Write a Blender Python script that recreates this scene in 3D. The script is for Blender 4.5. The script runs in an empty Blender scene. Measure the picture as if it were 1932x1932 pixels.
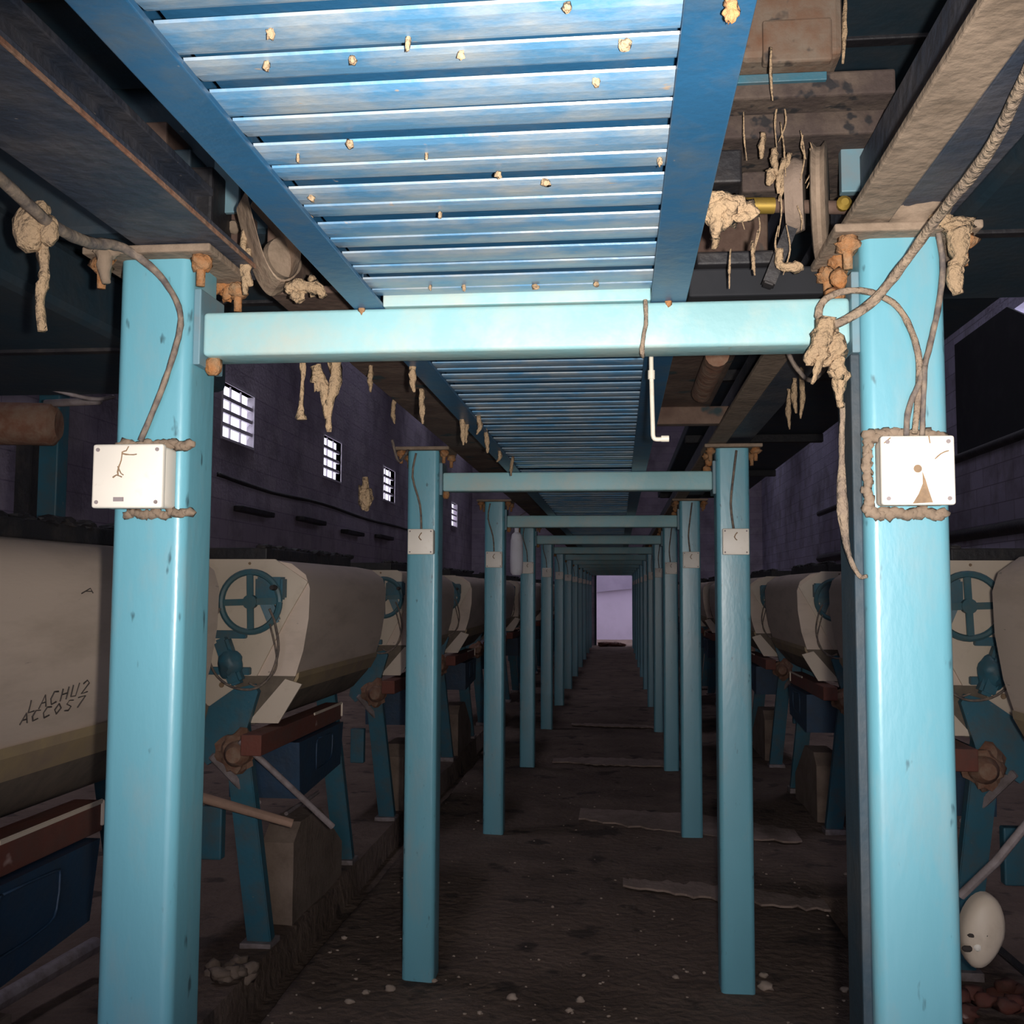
import bpy, bmesh, math, random
from mathutils import Vector, Matrix, noise
random.seed(7)
SC = bpy.context.scene
COL = SC.collection
V = Vector

# ---------------------------------------------------------------- camera model
F = 1950.0
dv = V((200/F, -147/F, -1)).normalized()
rl = math.radians(.27)
sr, cr = math.sin(rl), math.cos(rl)
uv = V((sr, cr, -(sr*dv.x + cr*dv.y)/dv.z)).normalized()
rv = dv.cross(uv)
MW = Matrix((rv, dv, uv))            # camera axes -> world axes
CAM = V((0, 0, 1.5))

def at(px, py, X=None, Y=None, Z=None):
    """point of the place seen at a pixel of the photograph, at a known distance or height"""
    v = MW @ V(((px-966)/F, (966-py)/F, -1))
    t = Y/v.y if Y is not None else (X/v.x if X is not None else (Z-1.5)/v.z)
    return CAM + v*t

cd = bpy.data.cameras.new('camera')
cam = bpy.data.objects.new('camera', cd)
COL.objects.link(cam)
cd.sensor_width = 36; cd.sensor_fit = 'HORIZONTAL'; cd.lens = 36*F/1932
cd.clip_start = .02; cd.clip_end = 200
cam.matrix_world = Matrix.Translation(CAM) @ MW.to_4x4()
SC.camera = cam

# ---------------------------------------------------------------- materials
def mat(name, base, dirt=None, amt=.5, scale=6, rough=.5, metal=0, bump=.0, bscale=40, stretch=(1,1,1), spec=.5, var=.12,
        spots=None, sscale=14, samt=.62):
    m = bpy.data.materials.new(name); m.use_nodes = True
    nt = m.node_tree; N = nt.nodes; L = nt.links
    b = N['Principled BSDF']
    b.inputs['Roughness'].default_value = rough; b.inputs['Metallic'].default_value = metal
    b.inputs['Specular IOR Level'].default_value = spec
    tc = N.new('ShaderNodeTexCoord'); mp = N.new('ShaderNodeMapping')
    mp.inputs['Scale'].default_value = stretch
    L.new(tc.outputs['Object'], mp.inputs['Vector'])
    n1 = N.new('ShaderNodeTexNoise'); n1.inputs['Scale'].default_value = scale; n1.inputs['Detail'].default_value = 6
    n1.inputs['Roughness'].default_value = .65
    L.new(mp.outputs[0], n1.inputs['Vector'])
    v1 = N.new('ShaderNodeMapRange'); v1.inputs[1].default_value = .3; v1.inputs[2].default_value = .7
    v1.inputs[3].default_value = 1-var; v1.inputs[4].default_value = 1+var
    n0 = N.new('ShaderNodeTexNoise'); n0.inputs['Scale'].default_value = scale*.35; L.new(mp.outputs[0], n0.inputs['Vector'])
    L.new(n0.outputs[0], v1.inputs[0])
    mul = N.new('ShaderNodeMix'); mul.data_type = 'RGBA'; mul.blend_type = 'MULTIPLY'
    mul.inputs[0].default_value = 1; mul.inputs[6].default_value = (*base, 1)
    L.new(v1.outputs[0], mul.inputs[7])
    cur = mul.outputs[2]
    if dirt:
        r = N.new('ShaderNodeMapRange'); r.inputs[1].default_value = 1-amt-.12; r.inputs[2].default_value = 1-amt+.18
        L.new(n1.outputs[0], r.inputs[0])
        mx = N.new('ShaderNodeMix'); mx.data_type = 'RGBA'
        L.new(r.outputs[0], mx.inputs[0]); L.new(cur, mx.inputs[6]); mx.inputs[7].default_value = (*dirt, 1)
        cur = mx.outputs[2]
    if spots:
        n3 = N.new('ShaderNodeTexNoise'); n3.inputs['Scale'].default_value = sscale; n3.inputs['Detail'].default_value = 3
        L.new(mp.outputs[0], n3.inputs['Vector'])
        r = N.new('ShaderNodeMapRange'); r.inputs[1].default_value = samt; r.inputs[2].default_value = samt+.06
        L.new(n3.outputs[0], r.inputs[0])
        mx = N.new('ShaderNodeMix'); mx.data_type = 'RGBA'
        L.new(r.outputs[0], mx.inputs[0]); L.new(cur, mx.inputs[6]); mx.inputs[7].default_value = (*spots, 1)
        cur = mx.outputs[2]
    L.new(cur, b.inputs['Base Color'])
    if bump:
        n2 = N.new('ShaderNodeTexNoise'); n2.inputs['Scale'].default_value = bscale; n2.inputs['Detail'].default_value = 5
        L.new(mp.outputs[0], n2.inputs['Vector'])
        bp = N.new('ShaderNodeBump'); bp.inputs['Strength'].default_value = bump; bp.inputs['Distance'].default_value = .02
        L.new(n2.outputs[0], bp.inputs['Height']); L.new(bp.outputs[0], b.inputs['Normal'])
    return m

def brick_mat(name, c1, c2, mortar):
    m = mat(name, c1, (.19,.165,.19), .42, 1.6, .9, bump=.3, bscale=25)
    nt = m.node_tree; N = nt.nodes; L = nt.links
    tc = N.new('ShaderNodeTexCoord'); sx = N.new('ShaderNodeSeparateXYZ'); cx = N.new('ShaderNodeCombineXYZ')
    L.new(tc.outputs['Object'], sx.inputs[0]); L.new(sx.outputs[1], cx.inputs[0]); L.new(sx.outputs[2], cx.inputs[1])
    bt = N.new('ShaderNodeTexBrick'); bt.inputs['Scale'].default_value = 1
    bt.inputs['Brick Width'].default_value = .42; bt.inputs['Row Height'].default_value = .2
    bt.inputs['Mortar Size'].default_value = .006; bt.inputs['Mortar Smooth'].default_value = .3
    bt.inputs['Color1'].default_value = (*c1, 1); bt.inputs['Color2'].default_value = (*c2, 1); bt.inputs['Mortar'].default_value = (*mortar, 1)
    L.new(cx.outputs[0], bt.inputs['Vector'])
    for n in N:
        if n.type == 'MIX' and n.blend_type == 'MULTIPLY':
            L.new(bt.outputs[0], n.inputs[6])
    return m

DUST = (.36, .27, .19)
M = dict(
    post=mat('sky_blue_paint', (.150, .400, .49), (.26, .38, .41), .36, 9, .33, spec=.6, bump=.04, bscale=60, stretch=(1,1,.35), spots=(.06,.14,.17), sscale=38, samt=.665),
    beam=mat('pale_blue_dusty_paint', (.29, .53, .56), (.46, .52, .47), .45, 7, .5, bump=.06, bscale=60, spots=(.30,.25,.17), sscale=20, samt=.70),
    deck=mat('deck_blue_paint', (.095, .25, .43), (.36, .39, .40), .49, 9, .32, bump=.05, bscale=70, stretch=(1,1.6,1), spots=(.42,.33,.25), sscale=42, samt=.70),
    channel=mat('dark_blue_paint', (.018, .092, .195), (.075, .11, .145), .40, 10, .4, bump=.08, spots=(.28,.26,.24), sscale=55, samt=.74),
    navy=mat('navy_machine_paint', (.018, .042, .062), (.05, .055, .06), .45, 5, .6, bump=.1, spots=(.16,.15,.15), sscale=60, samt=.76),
    dark=mat('black_greasy_metal', (.014, .013, .016), (.05, .04, .035), .4, 12, .6, bump=.2),
    girder=mat('dusty_dark_girder_paint', (.032, .042, .066), (.10, .092, .098), .46, 6, .6, bump=.25, spots=(.3,.26,.24), sscale=60, samt=.72),
    rust=mat('rust_edge', (.22, .10, .06), (.30, .20, .14), .5, 20, .9, bump=.3),
    orange=mat('orange_rust', (.36, .145, .045), (.32, .205, .115), .5, 30, .9, bump=.5, bscale=90),
    brown=mat('brown_grimy_timber', (.105, .062, .047), (.20, .135, .10), .45, 7, .9, bump=.2, spots=(.03,.05,.055), sscale=9, samt=.6),
    grime=mat('grimy_brown_machine_metal', (.058, .04, .035), (.13, .095, .072), .44, 14, .9, bump=.3, spots=(.02,.018,.02), sscale=30, samt=.58),
    gear=mat('rust_stained_casing', (.19, .15, .115), (.15, .065, .032), .47, 10, .9, bump=.2, spots=(.05,.04,.035), sscale=22, samt=.62),
    tan=mat('tan_dust_coating', (.27,.20,.145), (.15, .108, .075), .45, 12, 1, bump=.25, bscale=50),
    lint=mat('pale_cotton_lint', (.41, .285, .17), (.36, .25, .155), .5, 30, 1, bump=.8, bscale=90),
    cable=mat('dusty_cable', (.11, .09, .085), (.30, .23, .17), .5, 40, .8, bump=.3),
    cabletan=mat('lint_covered_cable', (.32, .24, .17), (.16, .12, .10), .45, 30, 1, bump=.7, bscale=90),
    cream=mat('cream_plastic', (.88, .81, .71), (.74, .64, .50), .30, 18, .45, spots=(.35,.25,.16), sscale=30, samt=.74),
    stain=mat('brown_grime_stain', (.30, .20, .12), (.18, .12, .08), .4, 60, .9),
    ink=mat('faded_black_ink', (.05, .04, .035), None, rough=.9),
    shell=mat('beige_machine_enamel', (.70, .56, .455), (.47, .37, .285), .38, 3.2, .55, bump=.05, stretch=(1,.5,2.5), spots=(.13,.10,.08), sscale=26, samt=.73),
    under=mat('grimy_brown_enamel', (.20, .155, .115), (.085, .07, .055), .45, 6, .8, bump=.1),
    yellow=mat('yellowed_enamel', (.42, .31, .17), (.34, .25, .18), .5, 8, .6),
    plate=mat('cream_enamel_plate', (.70, .58, .46), (.50, .40, .30), .33, 7, .5, spots=(.12,.08,.06), sscale=24, samt=.75),
    mblue=mat('machine_blue_paint', (.035, .145, .205), (.09, .12, .13), .45, 9, .5, bump=.1, spots=(.2,.2,.2), sscale=50, samt=.73),
    sbox=mat('deep_blue_box_paint', (.018, .052, .105), (.03, .045, .07), .45, 7, .5, bump=.1, spots=(.1,.12,.14), sscale=50, samt=.74),
    wheel=mat('teal_wheel_paint', (.05, .14, .175), (.10, .14, .14), .45, 16, .45),
    redrail=mat('red_oxide_paint', (.17, .052, .035), (.11, .065, .05), .45, 8, .8, bump=.2, stretch=(1,.5,1), spots=(.50,.34,.30), sscale=12, samt=.68),
    wood=mat('bare_pinkish_wood', (.40, .25, .18), (.28, .18, .13), .4, 15, .8, stretch=(1,1,1)),
    steel=mat('grey_steel', (.30, .25, .25), (.16, .12, .11), .45, 20, .6),
    concrete=mat('dusty_concrete', (.27, .20, .155), (.17, .12, .09), .45, 7, .95, bump=.3),
    dirt=mat('trodden_dirt', (.125, .083, .062), (.20, .138, .105), .50, 2.2, 1, bump=1, bscale=22, spots=(.065,.045,.036), sscale=5, samt=.60),
    streakpale=mat('pale_daylight_streak', (.34, .25, .205), (.22, .16, .13), .46, 9, 1, bump=.4),  # pale tone standing in for daylight streaks on the floor
    dirtloose=mat('crumbled_plaster', (.40, .31, .25), (.25, .19, .15), .4, 30, 1),
    white=mat('white_plastic', (.75, .70, .58), (.55, .46, .34), .35, 30, .5),
    cloth=mat('white_cloth', (.9, .88, .95), (.6, .58, .62), .35, 10, .9),
    ceil=mat('dark_roof_sheet', (.03, .028, .034), (.05, .045, .05), .4, 2, .9),
    outwall=mat('lavender_plaster', (.55, .49, .60), (.46, .41, .50), .4, 1.2, .9),
    reveal=mat('whitewashed_reveal', (.62, .58, .64), None, rough=.9),
    belt=mat('dusty_leather_belt', (.27, .19, .135), (.42, .32, .22), .4, 18, .85, bump=.3),
    brass=mat('dull_brass', (.45, .30, .06), (.2, .13, .07), .4, 20, .45, metal=.6),
    pale=mat('pale_blue_grey_paint', (.14, .25, .30), (.2, .2, .2), .4, 10, .5),
    black=mat('black_board', (.008, .009, .013), (.02, .02, .025), .4, 4, .8),
)
M['outdark'] = mat('dull_violet_sheet', (.30, .265, .34), (.24, .21, .28), .4, 2, .8)
M['wall'] = brick_mat('purple_grey_block', (.46, .40, .46), (.41, .35, .43), (.30, .25, .32))
M['wallr'] = brick_mat('washed_block', (.50, .47, .62), (.42, .39, .53), (.25, .23, .31))

# ---------------------------------------------------------------- mesh helpers
class MB:
    def __init__(s): s.bm = bmesh.new()
    def _add(s, verts, faces):
        vs = [s.bm.verts.new(v) for v in verts]
        for f in faces:
            try: s.bm.faces.new([vs[i] for i in f])
            except ValueError: pass
        return vs
    def box(s, lo, hi, bev=0, seg=2, rot=None, piv=None, upright=False):
        lo, hi = V(lo), V(hi); t = bmesh.new()
        bmesh.ops.create_cube(t, size=1)
        c = (lo+hi)/2
        for v in t.verts: v.co = V((v.co.x*(hi.x-lo.x), v.co.y*(hi.y-lo.y), v.co.z*(hi.z-lo.z)))
        if bev: bmesh.ops.bevel(t, geom=[e for e in t.edges if not upright or abs(e.verts[0].co.z-e.verts[1].co.z) > 1e-4], offset=bev, segments=seg, affect='EDGES', profile=.5)
        for v in t.verts:
            v.co = v.co + c
            if rot: v.co = rot @ (v.co-(piv or c)) + (piv or c)
        s.merge(t); return s
    def merge(s, t):
        me = bpy.data.meshes.new('tmp'); t.to_mesh(me); t.free(); s.bm.from_mesh(me); bpy.data.meshes.remove(me)
    def bar(s, a, b, w, h, up=(0,0,1), bev=.003):
        """rectangular bar from a to b, w across, h along up"""
        a, b = V(a), V(b); d = b-a; L = d.length; d.normalize()
        x = d.cross(V(up))
        if x.length < 1e-4: x = V((1,0,0))
        x.normalize(); u = x.cross(d)
        R = Matrix((x, d, u)).transposed()
        t = bmesh.new(); bmesh.ops.create_cube(t, size=1)
        for v in t.verts: v.co = V((v.co.x*w, v.co.y*L, v.co.z*h))
        if bev: bmesh.ops.bevel(t, geom=list(t.edges), offset=bev, segments=2, affect='EDGES')
        for v in t.verts: v.co = R @ v.co + (a+b)/2
        s.merge(t); return s
    def tube(s, pts, r, n=8, jit=0, smooth=3, cap=True):
        pts = [V(p) for p in pts]
        if smooth > 1 and len(pts) > 2:
            q = []
            for i in range(len(pts)-1):
                p0, p1, p2, p3 = pts[max(i-1,0)], pts[i], pts[i+1], pts[min(i+2,len(pts)-1)]
                for k in range(smooth):
                    t = k/smooth
                    q.append(.5*((2*p1)+(p2-p0)*t+(2*p0-5*p1+4*p2-p3)*t*t+(3*p1-p0-3*p2+p3)*t**3))
            q.append(pts[-1]); pts = q
        m = len(pts); rings = []
        ref = None
        for i, p in enumerate(pts):
            d = (pts[min(i+1,m-1)]-pts[max(i-1,0)])
            if d.length < 1e-7: d = V((0,0,1))
            d.normalize()
            if ref is None:
                ref = d.orthogonal().normalized()
            x = (ref-d*ref.dot(d))
            x = x.normalized() if x.length > 1e-5 else d.orthogonal().normalized()
            ref = x; y = d.cross(x)
            rr = r[min(int(i*len(r)/m), len(r)-1)] if isinstance(r, (list,tuple)) else r
            if isinstance(r, (list,tuple)) and len(r) > 1:
                f = i/(m-1)*(len(r)-1); k = min(int(f), len(r)-2); rr = r[k]+(r[k+1]-r[k])*(f-k)
            ring = []
            for k in range(n):
                a = 2*math.pi*k/n; q = rr*(1+random.uniform(-jit,jit))
                ring.append(s.bm.verts.new(p + x*math.cos(a)*q + y*math.sin(a)*q))
            rings.append(ring)
        for i in range(m-1):
            for k in range(n):
                s.bm.faces.new((rings[i][k], rings[i][(k+1)%n], rings[i+1][(k+1)%n], rings[i+1][k]))
        if cap:
            s.bm.faces.new(rings[0][::-1]); s.bm.faces.new(rings[-1])
        return s
    def lathe(s, prof, origin, axis=(0,0,1), n=20):
        """prof: list of (radius, height)"""
        ax = V(axis).normalized(); x = ax.orthogonal().normalized(); y = ax.cross(x); o = V(origin)
        rings = []
        for r, h in prof:
            rings.append([s.bm.verts.new(o+ax*h+(x*math.cos(2*math.pi*k/n)+y*math.sin(2*math.pi*k/n))*max(r,1e-4)) for k in range(n)])
        for i in range(len(prof)-1):
            for k in range(n):
                s.bm.faces.new((rings[i][k], rings[i][(k+1)%n], rings[i+1][(k+1)%n], rings[i+1][k]))
        s.bm.faces.new(rings[0][::-1]); s.bm.faces.new(rings[-1])
        return s
    def prism(s, poly, off):
        """closed polygon of 3-D points pushed along off"""
        n = len(poly); off = V(off)
        a = [s.bm.verts.new(V(p)) for p in poly]; b = [s.bm.verts.new(V(p)+off) for p in poly]
        s.bm.faces.new(a[::-1]); s.bm.faces.new(b)
        for i in range(n): s.bm.faces.new((a[i], a[(i+1)%n], b[(i+1)%n], b[i]))
        return s
    def blob(s, c, size, amp=.25, sub=3, freq=3, seed=0):
        c = V(c); size = V(size) if not isinstance(size, (int,float)) else V((size,)*3)
        t = bmesh.new(); bmesh.ops.create_icosphere(t, subdivisions=sub, radius=1)
        for v in t.verts:
            k = 1+amp*noise.fractal(v.co*freq*.5+V((seed*3.1, seed*1.7, seed)), 1.0, 2.0, 3)*1.6
            v.co = c+V((v.co.x*size.x, v.co.y*size.y, v.co.z*size.z))*k
        s.merge(t); return s
    def build(s, name, m, parent=None, smooth=False, bevel=0):
        me = bpy.data.meshes.new(name)
        bmesh.ops.recalc_face_normals(s.bm, faces=list(s.bm.faces))
        off = V((0,0,0)); p = parent
        while p is not None: off += V(p.location); p = p.parent
        if off.length:
            for v in s.bm.verts: v.co -= off
        s.bm.to_mesh(me); s.bm.free()
        me.materials.append(M[m] if isinstance(m, str) else m)
        if smooth:
            for q in me.polygons: q.use_smooth = True
        o = bpy.data.objects.new(name, me); COL.objects.link(o)
        if parent is not None: o.parent = parent
        if smooth == 'auto':
            me.set_sharp_from_angle(angle=math.radians(38))
        return o

def tag(o, label=None, cat=None, group=None, kind=None):
    if label: o['label'] = label
    if cat: o['category'] = cat
    if group: o['group'] = group
    if kind: o['kind'] = kind
    return o
def empty(name, loc, label, cat, group=None):
    o = bpy.data.objects.new(name, None); COL.objects.link(o); o.location = loc
    o.empty_display_size = .05
    return tag(o, label, cat, group)
def copy_tree(o, parent=None):
    c = o.copy(); COL.objects.link(c)
    if parent is not None: c.parent = parent
    for ch in list(o.children): copy_tree(ch, c)
    return c
def struct(o): o['kind'] = 'structure'; return o

# ---------------------------------------------------------------- setting
XL, XR, ZC, YB, YE = -4.0, 3.85, 7.4, -2.4, 28.2
FLOOR = .05
def floor_z(x, y):
    e = max(0., 1-abs(y-2)/40)
    z = FLOOR - .05*min(1, max(0, (y-12)/12)) + .018*noise.noise(V((x*1.1, y*.8, 0))) + .010*noise.noise(V((x*3.7, y*3.1, 4))) + .004*noise.noise(V((x*12, y*11, 9)))
    # shallow drain gullies along both rows
    sm = lambda a, b, t: min(1, max(0, (t-a)/(b-a)))
    z -= .15*sm(-1.385, -1.37, x)*(1-sm(-1.21, -1.19, x))*(1-sm(12, 12.1, y))
    z -= .15*sm(.945, .96, x)*(1-sm(1.19, 1.21, x))*(1-sm(5.10, 5.15, y))
    return z
mb = MB()
xs = []; x = XL-.1
while x < XR+.1:
    xs.append(x); x += .045 if -1.9 < x < 1.7 else .3
xs.append(XR+.15); xs = sorted(xs+[-1.386, -1.369, -1.211, -1.189, .944, .961, 1.189, 1.211])
ys = []; y = YB-.1
while y < YE+4:
    ys.append(y); y += .05 if 1 < y < 9 else .3
ys.append(YE+4)
grid = [[mb.bm.verts.new((x, y, floor_z(x, y))) for x in xs] for y in ys]
for j in range(len(ys)-1):
    for i in range(len(xs)-1):
        mb.bm.faces.new((grid[j][i], grid[j][i+1], grid[j+1][i+1], grid[j+1][i]))
struct(mb.build('floor', 'dirt', smooth=True))

def wall_with_holes(name, m, x0, x1, holes, y0, y1, z0, z1):
    """wall across the Y axis direction, from boxes around rectangular openings (ya, yb, za, zb), sorted by ya"""
    mb = MB(); y = y0
    for ya, yb, za, zb in holes:
        mb.box((x0, y, z0), (x1, ya, z1)); mb.box((x0, ya, z0), (x1, yb, za)); mb.box((x0, ya, zb), (x1, yb, z1)); y = yb
    mb.box((x0, y, z0), (x1, y1, z1))
    return struct(mb.build(name, m))
wy = [10.5+3.63*k for k in range(-1, 5)]
lh = [(y-.45, y+.45, 3.04, 3.60) for y in wy]
wall_with_holes('wall_left', 'wall', XL-.07, XL, lh, YB, YE, -.1, ZC)
for k, (ya, yb, za, zb) in enumerate(lh):
    w = empty('window_%d' % (k+1), (XL-.12, (ya+yb)/2, za), None, None); struct(w)
    g = MB()
    for r in range(1, 4):
        zz = za+(zb-za)*r/4
        g.box((XL-.05, ya, zz-.020), (XL-.015, yb, zz+.020))
    for c in range(1, 3):
        yy = ya+(yb-ya)*c/3
        g.box((XL-.045, yy-.008, za), (XL-.025, yy+.008, zb))
    g.build('window_lattice', 'reveal', w)
    g = MB()
    for (a, b) in (((ya-.02, za-.025), (yb+.02, za)), ((ya-.02, zb), (yb+.02, zb+.025)), ((yb, za), (yb+.02, zb)), ((ya-.02, za), (ya, zb))):
        g.box((XL-.075, a[0], a[1]), (XL+.012, b[0], b[1]))
    g.build('window_frame', 'reveal', w)
rh = [(9.95, 12.0, 3.02, 4.25)]
wall_with_holes('wall_right', 'wallr', XR, XR+.24, rh, YB, YE, -.1, ZC)
w = empty('window_8', (XR+.1, 10.97, 3.02), None, None); struct(w)
g = MB().prism([(XR-.03, 9.9, 3.0), (XR-.03, 12.05, 2.98), (XR-.03, 12.05, 4.3), (XR-.03, 10.45, 4.3), (XR-.03, 9.9, 4.05)], (.025, 0, 0))
g.build('window_board', 'black', w)
# unseen back wall; its wide opening is added to light the frames
g = MB().box((XL-.24, YB-.24, -.1), (-1.3, YB, ZC)).box((1.2, YB-.24, -.1), (XR+.24, YB, ZC)).box((-1.3, YB-.24, 2.4), (1.2, YB, ZC))
struct(g.build('wall_back', 'wall'))
# far end wall with a doorway
g = MB().box((XL-.24, YE, -.1), (-.58, YE+.24, ZC)).box((.53, YE, -.1), (XR+.24, YE+.24, ZC)).box((-.58, YE, 1.93), (.53, YE+.24, ZC))
struct(g.build('wall_far', 'wall'))
d = empty('door_1', (0, YE, 0), None, None); struct(d)
g = MB().box((-.64, YE-.02, 0), (-.58, YE+.26, 1.99)).box((.53, YE-.02, 0), (.59, YE+.26, 1.99)).box((-.58, YE-.02, 1.93), (.53, YE+.26, 1.99))
g.build('door_frame', 'navy', d)
struct(MB().box((-5, YE+3.4, -.1), (5, YE+3.6, 3.6)).build('wall_outside', 'outwall'))
struct(MB().box((-3, YE+3.30, 1.50), (3, YE+3.4, 3.0), rot=Matrix.Rotation(math.radians(-6), 3, 'Y')).build('trim_1', 'outdark'))
# unseen roof; the slots beside the walls are added to light them
g = MB()
g.box((-3.4, YB-.24, ZC), (3.2, YE+.24, ZC+.1))
for (a, b) in ((XL-.24, -3.4), (3.2, XR+.24)):
    y = YB-.24
    for k in range(5):
        ys0 = 4.2+5.0*k
        g.box((a, y, ZC), (b, ys0, ZC+.1)); y = ys0+2.2
    g.box((a, y, ZC), (b, YE+.24, ZC+.1))
struct(g.build('ceiling', 'ceil'))
g = MB()
for k in range(10):
    g.box((XL, .2+3.0*k, ZC-.22), (XR, .32+3.0*k, ZC))
struct(g.build('trim_2', 'ceil'))

# ---------------------------------------------------------------- portal frames
D1, S, NF = 1.57, 2.322, 12
ORD = ['nearest', 'second', 'third', 'fourth', 'fifth', 'sixth', 'seventh', 'eighth', 'ninth', 'tenth', 'eleventh', 'farthest']
PW = .122
LX, RX = (-.805, -.683), (.366, .488)

def nut(mb, c, r=.015, h=.05):
    c = V(c)
    mb.lathe([(r*.45, -h), (r*.5, -h*.4), (r*.5, 0)], c, n=10)
    mb.lathe([(r, -h*.42), (r, -.001)], c, n=6)
    mb.blob(c+V((0, 0, -h*.25)), (r*1.25, r*1.25, h*.28), .35, 2, 4, seed=c.x*50)

def make_frame():
    root = empty('portal_frame', (-.16, D1, 0), '', 'steel frame', 'blue portal frames along the aisle')
    for i, (a, b) in enumerate((LX, RX)):
        p = MB().box((a, D1, -.02), (b, D1+PW, 2.03), .018, 6, upright=True).build('post', 'post', root, smooth='auto')
        MB().box((a-.045, D1-.035, 2.03), (b+.045, D1+PW+.04, 2.043), .003).build('cap_plate', 'tan', p)
        for (bx, by) in ((a-.022, D1-.012), (b+.022, D1-.012), (a-.022, D1+PW+.018), (b+.026, D1+PW+.018)):
            mb = MB(); nut(mb, (bx, by, 2.03)); mb.build('bolt', 'orange', p, smooth=True)
        # angle cleat that takes the beam
        s = 1 if i == 0 else -1; e = b if i == 0 else a
        mb = MB().box((min(e, e+s*.012), D1+.015, 1.86), (max(e, e+s*.012), D1+.115, 1.985), .002)
        c = mb.build('cleat', 'pale', p)
        mb = MB()
        mb.blob((e+s*.022, D1+.05, 1.865 if i == 0 else 1.985), (.014, .014, .017), .2, 2, 4, seed=i+3)
        if i: mb.blob((e+s*.03, D1+.05, 1.955), (.016, .014, .017), .25, 2, 4, seed=i+9)
        mb.build('bolt', 'orange', p, smooth=True)
    MB().box((LX[1]+.012, D1+.024, 1.876), (RX[0]-.012, D1+.096, 1.948), .007, 3).build('crossbeam', 'beam', root, smooth='auto')
    return root
frame0 = make_frame()
for n in range(NF):
    r = frame0 if n == 0 else copy_tree(frame0)
    r.location.y = D1+n*S
    r['label'] = ('blue portal frame of two posts and crossbeam nearest the camera' if n == 0 else
                  'blue portal frame standing %s from the camera down the dark aisle' % ORD[n] if n < NF-1 else
                  'farthest blue portal frame just before the bright doorway')

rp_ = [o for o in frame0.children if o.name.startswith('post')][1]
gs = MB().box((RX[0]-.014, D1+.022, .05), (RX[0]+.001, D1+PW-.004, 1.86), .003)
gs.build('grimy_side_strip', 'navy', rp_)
# ---------------------------------------------------------------- junction boxes
def make_box(x0, x1, z0, z1, yb, special=None):
    root = empty('junction_box', ((x0+x1)/2, yb, z0), '', 'electrical box', 'cream junction boxes on the posts')
    MB().box((x0+.004, yb-.045, z0+.002), (x1-.002, yb, z1-.002), .006, 3).build('body', 'cream', root, smooth='auto')
    lid = MB().box((x0, yb-.058, z0), (x1, yb-.043, z1), .004, 3).build('lid', 'cream', root, smooth='auto')
    for (sx, sz) in ((x0+.009, z0+.009), (x1-.009, z0+.009), (x0+.009, z1-.009), (x1-.009, z1-.009)):
        MB().lathe([(.0032, 0), (.0030, .0016)], (sx, yb-.058, sz), (0, -1, 0), 8).build('screw', 'steel', lid)
    return root, lid
yl = D1
def cable_pair(side):
    pass
p = at(175, 838, Y=1.512); q = at(304, 958, Y=1.512)
bl, lid = make_box(p.x, q.x, q.z, p.z, D1)
bl['label'] = 'cream junction box with crack and grey label slot on nearest left post'
def flat_marks(px, Y, w, name, m, parent, th=.0012):
    for st in px:
        MB().tube([at(a, b, Y=Y) for a, b in st], w, 5, .35, 2).build(name, m, parent)
flat_marks([[(243,842),(238,850),(231,853),(229,868),(225,878),(222,890),(223,898)], [(232,856),(245,858),(258,857)], [(213,901),(220,896),(230,900)], [(222,880),(228,893),(233,896)]], 1.5115, .0011, 'crack', 'stain', lid)
a_, b_ = at(214, 938, Y=1.5118), at(233, 946, Y=1.5118)
MB().box((a_.x, 1.5108, b_.z), (b_.x, 1.5122, a_.z)).build('label_slot', 'steel', lid)
mb = MB()
for k in range(14):
    t = k/13; mb.blob(V((p.x+.02+(q.x-p.x)*t, D1-.006, p.z+.004+random.uniform(-.002,.005))), (.010,.008,.008), .4, 2, 4, k)
    mb.blob(V((p.x+.035+(q.x-p.x)*t*.9, D1-.006, q.z-.004+random.uniform(-.004,.002))), (.009,.007,.007), .4, 2, 4, k+30)
mb.build('dust_crust', 'tan', bl, smooth=True)
p = at(1662, 822, Y=1.512); q = at(1805, 952, Y=1.512)
br, lid = make_box(p.x, q.x, q.z, p.z, D1)
br['label'] = 'cream junction box with round hole and brown triangular stain on nearest right post'
c = at(1732, 884, Y=1.5112)
MB().lathe([(.006, 0), (.0055, .0012)], c+V((0, .0012, 0)), (0, -1, 0), 14).build('hole', 'stain', lid)
pts = [at(a, b, Y=1.5122) for a, b in ((1740,890),(1746,905),(1752,925),(1760,948),(1722,950),(1733,932),(1741,912))]
MB().prism(pts, (0, -.0012, 0)).build('grime_stain', 'stain', lid)
flat_marks([[(1752,822),(1755,836)], [(1764,866),(1775,856),(1790,850)], [(1668,836),(1680,826)]], 1.5115, .0009, 'crack', 'stain', lid)
mb = MB()
for k in range(16):
    t = k/15; w_ = q.x-p.x
    mb.blob(V((p.x-.004+w_*t, D1-.006, p.z+.005+random.uniform(-.002,.006))), (.011,.009,.008), .4, 2, 4, k)
    mb.blob(V((p.x-.004+w_*t, D1-.006, q.z-.006+random.uniform(-.006,.002))), (.010,.008,.008), .4, 2, 4, k+30)
    mb.blob(V((p.x-.007+random.uniform(-.003,.002), D1-.006, q.z+(p.z-q.z)*t)), (.007,.008,.008), .4, 2, 4, k+60)
mb.build('dust_crust', 'tan', br, smooth=True)

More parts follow.
